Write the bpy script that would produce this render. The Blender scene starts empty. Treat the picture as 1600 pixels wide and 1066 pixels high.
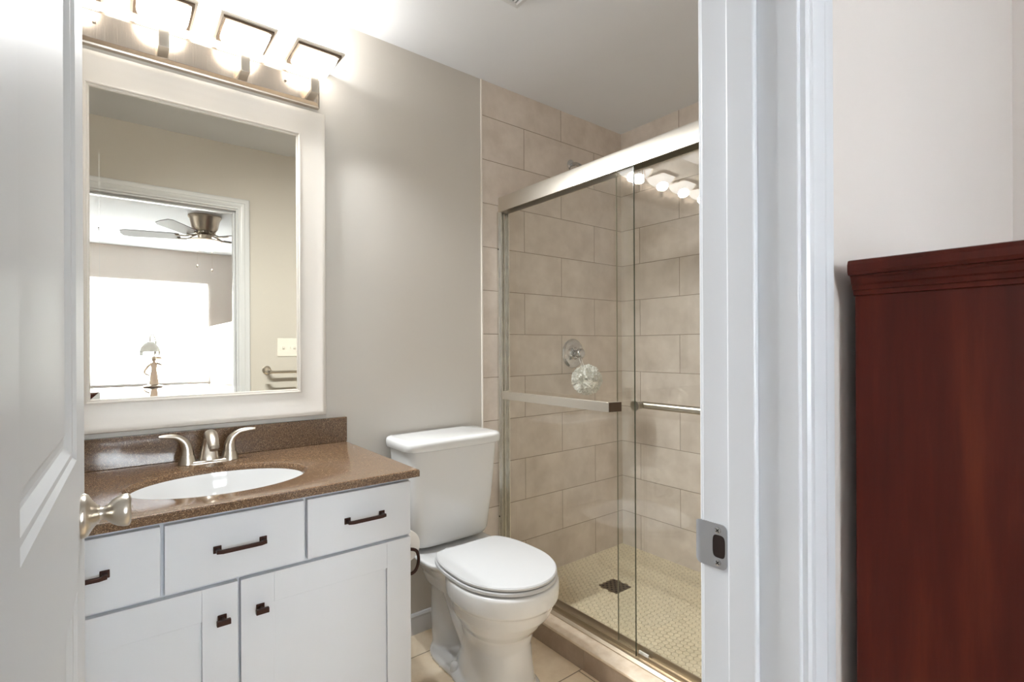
import bpy, bmesh, math, random
from mathutils import Vector, Matrix
random.seed(4)
R = math.radians
S = bpy.context.scene
COL = S.collection

# ------------------------------------------------------------------ camera
cam = bpy.data.cameras.new('camera'); co = bpy.data.objects.new('camera', cam); COL.objects.link(co)
cam.sensor_width = 36; cam.lens = 36 * 792 / 1600; cam.shift_y = 0.00625
cam.clip_start = 0.02; cam.clip_end = 60
CAMZ = 1.197
co.matrix_world = Matrix.Translation((0, 0, CAMZ)) @ Matrix.Rotation(R(-38.4), 4, 'Z') @ Matrix.Rotation(R(90), 4, 'X') @ Matrix.Rotation(-0.005, 4, 'Z')
S.camera = co
# ------------------------------------------------------------------ exposure, world
S.cycles.max_bounces = 24; S.cycles.diffuse_bounces = 14; S.cycles.transparent_max_bounces = 24
S.view_settings.view_transform = 'Standard'; S.view_settings.look = 'None'
S.view_settings.gamma = 1; S.view_settings.exposure = 0.06; S.view_settings.use_curve_mapping = False
w = bpy.data.worlds.new('world'); S.world = w; w.use_nodes = True
w.node_tree.nodes['Background'].inputs[0].default_value = (0.85, 0.92, 1, 1)
w.node_tree.nodes['Background'].inputs[1].default_value = 1.0

# ------------------------------------------------------------------ room numbers (metres)
D = 1.925          # mirror wall
CZ = 2.44          # ceiling
YB, YA = 0.364, 0.2457   # door wall: bathroom face, bedroom face
XL, XR = -0.235, 2.346   # bathroom left wall, shower far wall
XT = 1.348         # where the shower tile starts
BXL, BXR, BYB = -2.6, 2.03, -3.81   # bedroom
JL, JR, JH = -0.095, 0.605, 2.04    # door opening

# ------------------------------------------------------------------ lights
def area(name, loc, rot, sx, sy, power, color):
    l = bpy.data.lights.new(name, 'AREA'); l.shape = 'RECTANGLE'; l.size = sx; l.size_y = sy
    l.energy = power; l.color = color; l.spread = R(140)
    o = bpy.data.objects.new(name, l); COL.objects.link(o); o.location = loc; o.rotation_euler = rot
    return o
# daylight through the bedroom window
area('daylight_window', (0.35, BYB + 0.03, 1.41), (R(90), 0, R(180)), 1.25, 1.2, 116, (0.86, 0.94, 1))
area('added_side_fill', (BXL + 0.03, -1.2, 1.45), (R(90), 0, R(-90)), 1.9, 1.3, 2.5, (0.86, 0.94, 1))  # added fill lamp at the unseen left wall, no window known there
BULB = 1.9; FILL = 5.7         # watts per vanity bulb, and per added fill disc below its shade

# ------------------------------------------------------------------ materials
def lin(c):
    return tuple(((v / 12.92) if v <= 0.04045 else ((v + 0.055) / 1.055) ** 2.4) for v in c) + (1,)
def rgb(r, g, b): return lin((r / 255, g / 255, b / 255))
MATS = {}
def mat(name, col, rough=0.5, metal=0.0, coat=0.0, emis=None, es=0.0, trans=0.0, ior=1.45, spec=0.5):
    m = bpy.data.materials.new(name); m.use_nodes = True
    b = m.node_tree.nodes['Principled BSDF']
    b.inputs['Base Color'].default_value = col; b.inputs['Roughness'].default_value = rough
    b.inputs['Metallic'].default_value = metal; b.inputs['Coat Weight'].default_value = coat
    b.inputs['Coat Roughness'].default_value = 0.05
    b.inputs['Specular IOR Level'].default_value = spec
    b.inputs['Transmission Weight'].default_value = trans; b.inputs['IOR'].default_value = ior
    if emis: b.inputs['Emission Color'].default_value = emis; b.inputs['Emission Strength'].default_value = es
    MATS[name] = m; return m
class N:
    def __init__(s, m): s.t = m.node_tree; s.b = s.t.nodes['Principled BSDF']
    def n(s, typ, **kw):
        x = s.t.nodes.new(typ)
        for k, v in kw.items(): setattr(x, k, v)
        return x
    def l(s, a, b): s.t.links.new(a, b)
    def coord(s, scale=(1, 1, 1), loc=(0, 0, 0), rot=(0, 0, 0)):
        g = s.n('ShaderNodeNewGeometry'); mp = s.n('ShaderNodeMapping')
        mp.inputs['Scale'].default_value = scale; mp.inputs['Location'].default_value = loc; mp.inputs['Rotation'].default_value = rot
        s.l(g.outputs['Position'], mp.inputs[0]); return mp.outputs[0]
    def noise(s, vec, scale, detail=4, rough=0.55):
        x = s.n('ShaderNodeTexNoise'); x.inputs['Scale'].default_value = scale; x.inputs['Detail'].default_value = detail
        x.inputs['Roughness'].default_value = rough; s.l(vec, x.inputs['Vector']); return x.outputs['Fac']
    def ramp(s, fac, stops, interp='LINEAR'):
        x = s.n('ShaderNodeValToRGB'); x.color_ramp.interpolation = interp
        e = x.color_ramp.elements
        while len(e) < len(stops): e.new(0.5)
        for i, (p, c) in enumerate(stops): e[i].position = p; e[i].color = c
        s.l(fac, x.inputs[0]); return x.outputs[0]
    def math(s, op, a, b=None, c=None):
        x = s.n('ShaderNodeMath', operation=op)
        for i, v in enumerate((a, b, c)):
            if v is None: continue
            if isinstance(v, (int, float)): x.inputs[i].default_value = v
            else: s.l(v, x.inputs[i])
        return x.outputs[0]
    def mix(s, fac, a, b, mode='MIX'):
        x = s.n('ShaderNodeMix', data_type='RGBA', blend_type=mode)
        for i, v in ((0, fac), (6, a), (7, b)):
            if isinstance(v, (int, float)): x.inputs[i].default_value = v
            elif isinstance(v, tuple): x.inputs[i].default_value = v
            else: s.l(v, x.inputs[i])
        return x.outputs[2]
    def bump(s, h, strength=0.1, dist=0.001):
        x = s.n('ShaderNodeBump'); x.inputs['Strength'].default_value = strength; x.inputs['Distance'].default_value = dist
        s.l(h, x.inputs['Height']); s.l(x.outputs[0], s.b.inputs['Normal'])
def paint(name, col, rough, bs=0.05, scale=400, coat=0.0):
    m = mat(name, col, rough, coat=coat); k = N(m); v = k.coord()
    k.bump(k.noise(v, scale, 2), bs, 0.0006); 
    f = k.noise(v, 3, 2); c2 = tuple(x * 0.96 for x in col[:3]) + (1,)
    k.l(k.mix(f, col, c2), k.b.inputs['Base Color']); return m
wall_paint = paint('wall_paint', rgb(202, 198, 191), 0.6, 0.12, 260)
bed_paint = paint('bedroom_paint', rgb(216, 209, 203), 0.6, 0.1, 260)
ceil_paint = paint('ceiling_paint', rgb(222, 226, 232), 0.8, 0.1, 200)
trim_paint = paint('trim_paint', rgb(210, 213, 217), 0.28, 0.02, 60)
door_paint = paint('door_paint', rgb(198, 201, 204), 0.5, 0.04, 90)
cab_paint = paint('cabinet_paint', rgb(210, 213, 218), 0.35, 0.02, 80)
porcelain = mat('porcelain', rgb(222, 223, 223), 0.08, coat=0.6)
seat_plastic = mat('seat_plastic', rgb(197, 198, 199), 0.22)
bronze = mat('oil_rubbed_bronze', rgb(58, 38, 32), 0.38, metal=0.7)
dark_gap = mat('dark_gap', rgb(30, 26, 24), 0.8)
plate_white = mat('switch_plastic', rgb(236, 232, 224), 0.3)
chrome = mat('chrome', rgb(205, 205, 205), 0.06, metal=1)
mirror_m = mat('mirror_silver', rgb(226, 222, 210), 0.0, metal=1)
refl_dark = mat('painted_dark_reflection', rgb(84, 68, 54), .4, metal=.5)  # nickel with the dark reflection of the bar end put into its colour
track_m = mat('track_metal', rgb(196, 182, 162), .34, metal=1)
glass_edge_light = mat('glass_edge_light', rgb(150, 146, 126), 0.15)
rubber = mat('dark_seal', rgb(60, 52, 44), 0.5)
nickel_strike = mat('strike_steel', rgb(178, 180, 184), 0.38, metal=0.8)
def brushed(name, col, rough, axis):
    m = mat(name, col, rough, metal=1); k = N(m)
    sc = [2600, 2600, 2600]; sc[axis] = 12
    v = k.coord(tuple(sc)); f = k.noise(v, 1, 1)
    k.bump(f, 0.03, 0.0001)
    k.l(k.ramp(f, [(0.3, (rough - 0.03,) * 3 + (1,)), (0.7, (rough + 0.04,) * 3 + (1,))]), k.b.inputs['Roughness'])
    return m
nickel = brushed('brushed_nickel', rgb(200, 188, 174), 0.24, 2)
nickel_h = brushed('brushed_nickel_bar', rgb(222, 216, 206), 0.34, 1)
nickel_s = mat('satin_nickel', rgb(200, 192, 180), 0.28, metal=1)
frame_m = paint('pearl_frame', rgb(212, 206, 197), 0.35, 0.08, 300)
# speckled solid surface
gran = mat('speckled_counter', rgb(120, 95, 75), 0.14, coat=0.3); k = N(gran); v = k.coord()
sp = k.n('ShaderNodeTexVoronoi'); sp.inputs['Scale'].default_value = 620; k.l(v, sp.inputs['Vector'])
c1 = k.ramp(sp.outputs['Color'], [(0.1, rgb(44, 32, 24)), (0.45, rgb(92, 70, 52)), (0.75, rgb(128, 100, 74)), (0.97, rgb(190, 166, 136))])
k.l(k.mix(k.math('MULTIPLY', k.noise(v, 900, 2), .5), c1, rgb(100, 78, 58)), k.b.inputs['Base Color'])
# cherry wood
cherry = mat('cherry_wood', rgb(60, 26, 18), 0.42, spec=0.25); k = N(cherry); v = k.coord((14, 14, 1.2))
c1 = k.ramp(k.noise(v, 1.6, 6, 0.6), [(0.3, rgb(58, 19, 11)), (0.55, rgb(78, 27, 16)), (0.75, rgb(98, 40, 22))])
k.l(c1, k.b.inputs['Base Color']); k.bump(k.noise(k.coord((1, 1, .3)), 700, 2), 0.05, 0.0004)
# tiles: stone body with running bond grout lines; ux picks the horizontal coordinate
def tile_mat(name, ux, x0, z0, w_, h_, stops, grout, gw=0.0016, rough=0.45, off=0.5):
    m = mat(name, stops[1][1], rough); k = N(m)
    g = k.n('ShaderNodeNewGeometry'); s = k.n('ShaderNodeSeparateXYZ'); k.l(g.outputs['Position'], s.inputs[0])
    u = k.math('SUBTRACT', s.outputs[ux[0]], x0); vv = k.math('SUBTRACT', s.outputs[ux[1]], z0)
    r = k.math('DIVIDE', vv, h_); row = k.math('FLOOR', r); fr = k.math('FRACT', r)
    par = k.math('MULTIPLY', k.math('FLOORED_MODULO', row, 2.0), off)
    c = k.math('ADD', k.math('DIVIDE', u, w_), par); colm = k.math('FLOOR', c); fc = k.math('FRACT', c)
    dx = k.math('MULTIPLY', k.math('MINIMUM', fc, k.math('SUBTRACT', 1.0, fc)), w_)
    dz = k.math('MULTIPLY', k.math('MINIMUM', fr, k.math('SUBTRACT', 1.0, fr)), h_)
    d = k.math('MINIMUM', dx, dz)
    gl = k.math('LESS_THAN', d, gw)
    mp = k.n('ShaderNodeCombineXYZ'); k.l(colm, mp.inputs[0]); k.l(row, mp.inputs[1])
    wn = k.n('ShaderNodeTexWhiteNoise'); k.l(mp.outputs[0], wn.inputs['Vector'])
    off3 = k.n('ShaderNodeVectorMath', operation='ADD'); k.l(g.outputs['Position'], off3.inputs[0])
    sc = k.n('ShaderNodeVectorMath', operation='SCALE'); k.l(wn.outputs['Color'], sc.inputs[0]); sc.inputs['Scale'].default_value = 9
    k.l(sc.outputs[0], off3.inputs[1])
    f = k.noise(off3.outputs[0], 7, 7, 0.62)
    body = k.ramp(f, stops)
    body = k.mix(k.math('MULTIPLY', wn.outputs['Value'], 0.12), body, tuple(x * 0.75 for x in stops[1][1][:3]) + (1,))
    k.l(k.mix(gl, body, grout), k.b.inputs['Base Color'])
    h = k.math('MINIMUM', k.math('DIVIDE', d, gw * 2), 1.0)
    k.bump(h, 0.5, 0.0012)
    return m
st = [(0.3, rgb(204, 193, 182)), (0.52, rgb(219, 209, 199)), (0.72, rgb(231, 222, 213))]
gr = rgb(150, 136, 120)
tile_x = tile_mat('shower_tile', (0, 2), 1.607, 0.04, 0.506, 0.2033, st, gr)
tile_y = tile_mat('shower_tile_side', (1, 2), 1.286, 0.04, 0.508, 0.2033, st, gr)
tile_curb = tile_mat('curb_tile', (1, 2), 1.306, -0.2, 0.28, 0.6, [(0.3, rgb(150, 132, 114)), (0.5, rgb(168, 150, 132)), (0.7, rgb(186, 168, 150))], gr, off=0)
fst = [(0.3, rgb(228, 206, 176)), (0.5, rgb(244, 226, 199)), (0.7, rgb(249, 235, 211))]
tile_f = tile_mat('floor_tile', (0, 1), 1.352, 1.776, 0.457, 0.457, fst, rgb(150, 130, 106), gw=0.0022, rough=0.3, off=0.5)
hex_m = mat('hex_mosaic', rgb(206, 192, 162), 0.3); k = N(hex_m)
k.l(k.ramp(k.noise(k.coord(), 60, 3), [(0.3, rgb(206, 194, 168)), (0.7, rgb(228, 216, 190))]), k.b.inputs['Base Color'])
grout_m = mat('mosaic_grout', rgb(150, 134, 106), 0.8)
carpet = paint('carpet', rgb(176, 164, 148), 0.95, 0.6, 900)
cream_stone = mat('curb_cap_stone', rgb(226, 208, 186), 0.35); k = N(cream_stone)
k.l(k.ramp(k.noise(k.coord(), 30, 5), [(0.3, rgb(212, 192, 168)), (0.7, rgb(232, 216, 196))]), k.b.inputs['Base Color'])
edge_trim = mat('tile_edge_trim', rgb(232, 226, 218), 0.35)
# thin clear glass: see through plus angle dependent reflection
def glass_mat(name, tint, base=0.05):
    m = bpy.data.materials.new(name); m.use_nodes = True; t = m.node_tree
    t.nodes.remove(t.nodes['Principled BSDF']); out = t.nodes['Material Output']
    g = t.nodes.new('ShaderNodeNewGeometry'); dt = t.nodes.new('ShaderNodeVectorMath'); dt.operation = 'DOT_PRODUCT'
    t.links.new(g.outputs['Incoming'], dt.inputs[0]); t.links.new(g.outputs['Normal'], dt.inputs[1])
    def mt(op, a, b=None):
        x = t.nodes.new('ShaderNodeMath'); x.operation = op
        for i, v in enumerate((a, b)):
            if v is None: continue
            if isinstance(v, (int, float)): x.inputs[i].default_value = v
            else: t.links.new(v, x.inputs[i])
        return x.outputs[0]
    f = mt('ADD', mt('MULTIPLY', mt('POWER', mt('SUBTRACT', 1.0, mt('ABSOLUTE', dt.outputs['Value'])), 5.0), 1 - base), base)
    tr = t.nodes.new('ShaderNodeBsdfTransparent'); tr.inputs[0].default_value = tint
    gl = t.nodes.new('ShaderNodeBsdfGlossy'); gl.inputs['Roughness'].default_value = 0.0
    mx = t.nodes.new('ShaderNodeMixShader'); t.links.new(f, mx.inputs[0]); t.links.new(tr.outputs[0], mx.inputs[1]); t.links.new(gl.outputs[0], mx.inputs[2])
    t.links.new(mx.outputs[0], out.inputs['Surface']); return m
glass = glass_mat('clear_glass', (0.985, 0.99, 0.98, 1))
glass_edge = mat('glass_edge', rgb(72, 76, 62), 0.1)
lamp_glass = mat('lit_frosted_glass', rgb(250, 245, 235), 0.3, emis=(1, 0.96, 0.90, 1), es=8.0)
flange_glass = mat('frosted_flange_glass', rgb(246, 240, 230), 0.15, trans=0.0)
fan_glass = mat('fan_lit_glass', rgb(255, 250, 240), 0.3, emis=(1, 0.95, 0.88, 1), es=3.0)
window_lit = mat('lit_window_blind', rgb(250, 250, 250), 0.6, emis=(0.97, 0.985, 1, 1), es=2.2)
frost_shade = mat('frosted_shade', rgb(225, 228, 226), 0.4)
ivory = mat('ivory_resin', rgb(226, 208, 190), 0.4)
loofah_m = mat('loofah_mesh', rgb(244, 243, 238), 0.6)
paper = mat('tissue_paper', rgb(240, 238, 234), 0.9)
fan_blade = mat('fan_blade_grey', rgb(118, 114, 114), 0.5)

# ------------------------------------------------------------------ mesh helpers
def B(): return bmesh.new()
def box(bm, x0, x1, y0, y1, z0, z1, mtx=None):
    vs = [bm.verts.new((x, y, z)) for x in (x0, x1) for y in (y0, y1) for z in (z0, z1)]
    if mtx is not None:
        for q in vs: q.co = mtx @ q.co
    for f in ((0, 1, 3, 2), (4, 6, 7, 5), (0, 4, 5, 1), (2, 3, 7, 6), (0, 2, 6, 4), (1, 5, 7, 3)):
        bm.faces.new([vs[i] for i in f])
    return vs
def rings(bm, loops, cap0=True, cap1=True, closed=True):
    rr = [[bm.verts.new(p) for p in L] for L in loops]
    n = len(rr[0])
    for a, b in zip(rr, rr[1:]):
        for i in range(n if closed else n - 1):
            j = (i + 1) % n; bm.faces.new((a[i], a[j], b[j], b[i]))
    if cap0: bm.faces.new(list(reversed(rr[0])))
    if cap1: bm.faces.new(rr[-1])
    return rr
def frame_of(d):
    d = Vector(d).normalized(); u = Vector((0, 0, 1)) if abs(d.z) < 0.9 else Vector((1, 0, 0))
    a = d.cross(u).normalized(); b = d.cross(a).normalized(); return a, b
def lathe(bm, prof, org, axis, n=40, cap=True):
    """prof: (distance along axis, radius)"""
    ax = Vector(axis).normalized(); a, b = frame_of(ax); org = Vector(org)
    loops = [[org + ax * t + (a * math.cos(2 * math.pi * i / n) + b * math.sin(2 * math.pi * i / n)) * max(r, 1e-5) for i in range(n)] for t, r in prof]
    rings(bm, loops, cap, cap)
def cyl(bm, p, q, r, n=24): 
    p, q = Vector(p), Vector(q); lathe(bm, [(0, r), ((q - p).length, r)], p, q - p, n)
def tube(bm, pts, rads, n=16, flat=(1, 1), sub=6, up=None):
    P = [Vector(p) for p in pts]
    if not hasattr(rads, '__len__'): rads = [rads] * len(P)
    Q, RR = [], []
    for i in range(len(P) - 1):
        p0 = P[max(i - 1, 0)]; p1 = P[i]; p2 = P[i + 1]; p3 = P[min(i + 2, len(P) - 1)]
        for s in range(sub):
            t = s / sub
            Q.append(0.5 * ((2 * p1) + (p2 - p0) * t + (2 * p0 - 5 * p1 + 4 * p2 - p3) * t * t + (3 * p1 - p0 - 3 * p2 + p3) * t ** 3))
            RR.append(rads[i] * (1 - t) + rads[i + 1] * t)
    Q.append(P[-1]); RR.append(rads[-1])
    loops = []; prev = None
    for i, q in enumerate(Q):
        d = (Q[min(i + 1, len(Q) - 1)] - Q[max(i - 1, 0)]).normalized()
        if prev is None:
            if up is not None: a = Vector(up); a = (a - d * a.dot(d)).normalized()
            else: a, _ = frame_of(d)
        else: a = (prev - d * prev.dot(d)).normalized()
        prev = a; b = d.cross(a)
        loops.append([q + (a * math.cos(2 * math.pi * k / n) * flat[0] + b * math.sin(2 * math.pi * k / n) * flat[1]) * RR[i] for k in range(n)])
    rings(bm, loops)
def prism(bm, poly, axis, t0, t1):
    """poly in the two other axes (x,y order kept), extruded along axis index"""
    def P(p, t):
        l = [0, 0, 0]; o = [i for i in range(3) if i != axis]; l[axis] = t; l[o[0]] = p[0]; l[o[1]] = p[1]; return l
    rings(bm, [[P(p, t0) for p in poly], [P(p, t1) for p in poly]])
def frame3(bm, x0, x1, z0, z1, y, prof, sgn=-1, sides='LTRB', plane='XZ'):
    """mitred frame round a rectangle; prof (inset, height off the wall); sgn: which way it stands off"""
    n = len(prof)
    def corner(cx, cz, sx, sz, open_=None):
        out = []
        for d, h in prof:
            px = cx + sx * d; pz = cz + (0 if open_ else sz * d)
            out.append(Vector((px, y + sgn * h, pz)))
        return out
    tl = corner(x0, z1, 1, -1); tr = corner(x1, z1, -1, -1)
    if 'B' in sides:
        bl = corner(x0, z0, 1, 1); br = corner(x1, z0, -1, 1); L = [bl, tl, tr, br, bl]; cap = False
    else:
        bl = corner(x0, z0, 1, 0, True); br = corner(x1, z0, -1, 0, True); L = [bl, tl, tr, br]; cap = True
    vs = [[bm.verts.new(p) for p in q] for q in (L[:-1] if not cap else L)]
    if not cap: vs.append(vs[0])
    for a, b in zip(vs, vs[1:]):
        for i in range(n):
            j = (i + 1) % n; bm.faces.new((a[i], a[j], b[j], b[i]))
    if cap: bm.faces.new(vs[0]); bm.faces.new(list(reversed(vs[-1])))
def superell(cx, cy, rx, ry, z, n=48, e=2.0, ryb=None, eb=None):
    out = []
    for i in range(n):
        t = 2 * math.pi * i / n; c, s = math.cos(t), math.sin(t)
        back = s > 0; ee = (eb if (eb and back) else e); r2 = ryb if (ryb and back) else ry
        out.append((cx + rx * math.copysign(abs(c) ** (2 / ee), c), cy + r2 * math.copysign(abs(s) ** (2 / ee), s), z))
    return out
def obj(name, bm, m, parent=None, smooth=False, bevel=0, seg=2, angle=35, mods=None):
    bmesh.ops.recalc_face_normals(bm, faces=bm.faces)
    me = bpy.data.meshes.new(name); bm.to_mesh(me); bm.free()
    o = bpy.data.objects.new(name, me); COL.objects.link(o)
    for mm in (m if isinstance(m, (list, tuple)) else [m]): me.materials.append(mm)
    if parent is not None: 
        o.parent = parent
        o.matrix_parent_inverse = world_of(parent).inverted()
    if bevel:
        b = o.modifiers.new('bevel', 'BEVEL'); b.width = bevel; b.segments = seg; b.limit_method = 'ANGLE'; b.angle_limit = R(40)
    if smooth or bevel:
        for p in me.polygons: p.use_smooth = True
        if bevel and not smooth:
            wn = o.modifiers.new('wn', 'WEIGHTED_NORMAL'); wn.keep_sharp = False
        elif angle < 180:
            me.set_sharp_from_angle(angle=R(angle))
    return o
def world_of(o):
    m = o.matrix_basis.copy()
    if o.parent: m = world_of(o.parent) @ o.matrix_parent_inverse @ m
    return m
def tag(o, label=None, cat=None, group=None, kind=None):
    if label: o['label'] = label
    if cat: o['category'] = cat
    if group: o['group'] = group
    if kind: o['kind'] = kind
    return o
def thing(name, loc, label, cat, group=None):
    o = bpy.data.objects.new(name, None); COL.objects.link(o); o.location = loc; o.empty_display_size = 0.05
    return tag(o, label, cat, group)
def struct(name, bm, m, parent=None, label=None, **kw):
    o = obj(name, bm, m, parent, **kw)
    if parent is None: o['kind'] = 'structure'
    if label: o['label'] = label
    return o
def bx(name, x0, x1, y0, y1, z0, z1, m, parent=None, st=False, **kw):
    b = B(); box(b, x0, x1, y0, y1, z0, z1)
    return struct(name, b, m, parent, **kw) if st else obj(name, b, m, parent, **kw)

# ================================================================== ROOM SHELL
bx('floor', XL - .1, XR + .1, YA, D + .1, -0.1, 0, tile_f, st=True)
bx('floor_bedroom', BXL - .1, XR + .1, BYB - .1, YA, -0.1, 0, carpet, st=True)
bx('ceiling', XL - .1, XR + .1, YB, D + .1, CZ, CZ + .1, ceil_paint, st=True)
bx('ceiling_bedroom', BXL - .1, XR + .1, BYB - .1, YB, CZ, CZ + .1, ceil_paint, st=True)
bx('wall_back', XL - .1, XT, D, D + .1, 0, CZ, wall_paint, st=True)
bx('wall_back_shower', XT, XR + .1, D, D + .1, 0, CZ, tile_x, st=True)
bx('wall_left', XL - .1, XL, YB, D, 0, CZ, wall_paint, st=True)
bx('wall_right', XR, XR + .1, YB, D, 0, CZ, tile_y, st=True)
# door wall: three pieces, bathroom face and bedroom face in their own paint
def door_wall(name, x0, x1, z0, z1, mb=wall_paint):
    b = B(); box(b, x0, x1, YA, YB, z0, z1)
    o = struct(name, b, [mb, bed_paint])
    for p in o.data.polygons:
        if p.normal.y < -0.5: p.material_index = 1
    return o
door_wall('wall_front_left', BXL, JL - .019, 0, CZ)
door_wall('wall_front_right', JR + .019, XT, 0, CZ)
door_wall('wall_front_top', JL - .019, JR + .019, JH + .019, CZ)
door_wall('wall_front_shower', XT, XR + .1, 0, CZ, tile_x)
# bedroom walls
bx('wall_bedroom_left', BXL - .1, BXL, BYB, YA, 0, CZ, bed_paint, st=True)
bx('wall_bedroom_right', BXR, BXR + .1, BYB, YA, 0, CZ, bed_paint, st=True)
b = B()   # window wall with its opening
WX0, WX1, WZ0, WZ1 = -0.30, 1.0, 0.78, 2.042
box(b, BXL, WX0, BYB - .1, BYB, 0, CZ); box(b, WX1, BXR, BYB - .1, BYB, 0, CZ)
box(b, WX0, WX1, BYB - .1, BYB, 0, WZ0); box(b, WX0, WX1, BYB - .1, BYB, WZ1, CZ)
struct('wall_bedroom_back', b, bed_paint)
bx('wall_bedroom_ledge', 1.02, 1.12, BYB, -2.1, 0, 1.49, bed_paint, st=True)
# window, then an added glowing panel
wd = bx('window_1', WX0, WX1, BYB - .06, BYB - .05, WZ0, WZ1, window_lit, st=True)
b = B(); frame3(b, WX0, WX1, WZ0, WZ1, BYB - .049, [(0, 0), (0, .03), (.03, .03), (.03, 0)], 1); box(b, .335, .365, BYB - .049, BYB - .02, WZ0 + .03, WZ1 - .03)
obj('window_frame', b, trim_paint, wd)
bx('window_sill', WX0 - .03, WX1 + .01, BYB + .001, BYB + .03, WZ0 - .025, WZ0, trim_paint, wd)
wd = bx('added_fill_panel', BXL, BXL + .005, -2.15, -.25, .8, 2.1, window_lit, st=True)  # added unseen panel for fill light, reuses the window material
# tile edge trim and baseboards
bx('trim_1', XT - .004, XT + .005, D - .006, D, 0, CZ, edge_trim, st=True, bevel=.002)
bp = [(0, 0), (.014, 0), (.014, .058), (.011, .066), (.012, .074), (.006, .082), (0, .084)]
def baseboard(name, x0, x1, y, sgn):
    b = B(); prism(b, [(y + sgn * d, z) for d, z in bp], 0, x0, x1); return struct(name, b, trim_paint, smooth=True, angle=25)
baseboard('baseboard_back', .696, XT - .005, D, -1)
baseboard('baseboard_front', JR + .075, XT, YB, 1)
b = B(); prism(b, [(XL + d, z) for d, z in bp], 1, YB, 1.33); struct('baseboard_left', b, trim_paint, smooth=True, angle=25)
baseboard('baseboard_bedroom', JR + .075, BXR, YA, -1)

# ================================================================== DOOR FRAME
ZS = .943
b = B()
box(b, JR, JR + .019, YA, YB, 0, JH); box(b, JL - .019, JL, YA, YB, 0, JH); box(b, JL - .019, JR + .019, YA, YB, JH, JH + .019)
jamb = struct('trim_2', b, trim_paint, bevel=.0015, label='white painted door frame lining')
b = B()   # stops
box(b, JR - .011, JR, .290, .325, 0, JH); box(b, JL, JL + .011, .290, .325, 0, JH); box(b, JL + .011, JR - .011, .290, .325, JH - .011, JH)
obj('door_stop', b, trim_paint, jamb, bevel=.003, seg=3)
cas = [(0, 0), (0, .0135), (.004, .016), (.012, .0165), (.020, .0145), (.026, .0145), (.030, .0165), (.036, .015), (.050, .0105), (.055, .0115), (.060, .0105), (.064, .007), (.065, 0)]
b = B(); frame3(b, JL - .072, JR + .072, 0, JH + .072, YB, cas, 1, 'LTR'); struct('trim_3', b, trim_paint, smooth=True, angle=22)
cas2 = [(d, h * .75) for d, h in cas]
b = B(); frame3(b, JL - .072, JR + .072, 0, JH + .072, YA, cas2, -1, 'LTR'); struct('trim_4', b, trim_paint, smooth=True, angle=22)
# strike plate on the right jamb (lies against plane x = JR)
def strike():
    sp = thing('strike_plate', (JR, .345, ZS - .029), 'satin steel strike plate with latch hole screwed to right door frame', 'strike plate')
    b = B(); n = 8
    y0, y1, z0, z1, r = .331, .3655, ZS - .0285, ZS + .0285, .007
    outer = []
    for cy, cz, a0 in ((y0 + r, z0 + r, 180), (y1, z0, None), (y1, z1, None), (y0 + r, z1 - r, 90)):
        if a0 is None: outer.append((cy, cz))
        else:
            for i in range(n + 1):
                a = R(a0 + 90 * i / n); outer.append((cy + r * math.cos(a), cz + r * math.sin(a)))
    # hole: D shape, matched by angle
    hc = (.3415, ZS); hy, hz = .0085, .0145
    def dens(poly, m=96):
        res = []
        for i in range(m):
            a = 2 * math.pi * i / m; dy, dz = math.cos(a), math.sin(a); best = 9
            for p, q in zip(poly, poly[1:] + poly[:1]):
                ey, ez = q[0] - p[0], q[1] - p[1]; den = dy * ez - dz * ey
                if abs(den) < 1e-12: continue
                t = ((p[0] - hc[0]) * ez - (p[1] - hc[1]) * ey) / den; s = ((p[0] - hc[0]) * dz - (p[1] - hc[1]) * dy) / den
                if t > 0 and -1e-6 <= s <= 1 + 1e-6: best = min(best, t)
            res.append((hc[0] + dy * best, hc[1] + dz * best))
        return res
    hole = []
    for i in range(96):
        a = 2 * math.pi * i / 96; c, s = math.cos(a), math.sin(a); e = 4
        hole.append((hc[0] + hy * math.copysign(abs(c) ** (2 / e), c), hc[1] + hz * math.copysign(abs(s) ** (2 / e), s)))
    O = dens(outer); xf, xb = JR - .0016, JR
    rr = [[bm_v for bm_v in [b.verts.new((x, p[0], p[1])) for p in L]] for x, L in ((xb, O), (xf, O), (xf, hole), (xb, hole))]
    for a_, b_ in zip(rr, rr[1:]):
        for i in range(96):
            j = (i + 1) % 96; b.faces.new((a_[i], a_[j], b_[j], b_[i]))
    obj('plate', b, nickel_strike, sp, smooth=True, angle=30)
    b = B()   # curled lip running past the edge of the frame
    lo = []
    for i in range(9):
        t = i / 8; y = .3655 + .010 * t; x = JR - .0016 + .004 * t * t; hz_ = .0285 - .004 * t * t
        lo.append([(x, y, ZS - hz_), (x, y, ZS + hz_), (x + .0016, y, ZS + hz_), (x + .0016, y, ZS - hz_)])
    rings(b, lo); obj('lip', b, nickel_strike, sp, smooth=True, angle=40)
    b = B(); box(b, JR - .0012, JR - .0002, hc[0] - hy, hc[0] + hy, ZS - hz, ZS + hz); obj('latch_hole', b, mat('latch_hole_dark', rgb(34, 20, 16), .7), sp)
    for dz in (-.0205, .0205):
        b = B(); lathe(b, [(0, .0042), (.0012, .0040), (.0016, .003)], (JR - .0016, .3425, ZS + dz), (-1, 0, 0), 20)
        s = obj('screw', b, chrome, sp, smooth=True)
        b = B()
        for a in (45, 135):
            m = Matrix.Translation((JR - .0034, .3425, ZS + dz)) @ Matrix.Rotation(R(a), 4, 'X'); box(b, 0, .0006, -.0028, .0028, -.0005, .0005, m)
        obj('cross_slot', b, dark_gap, s)
strike()

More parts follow.
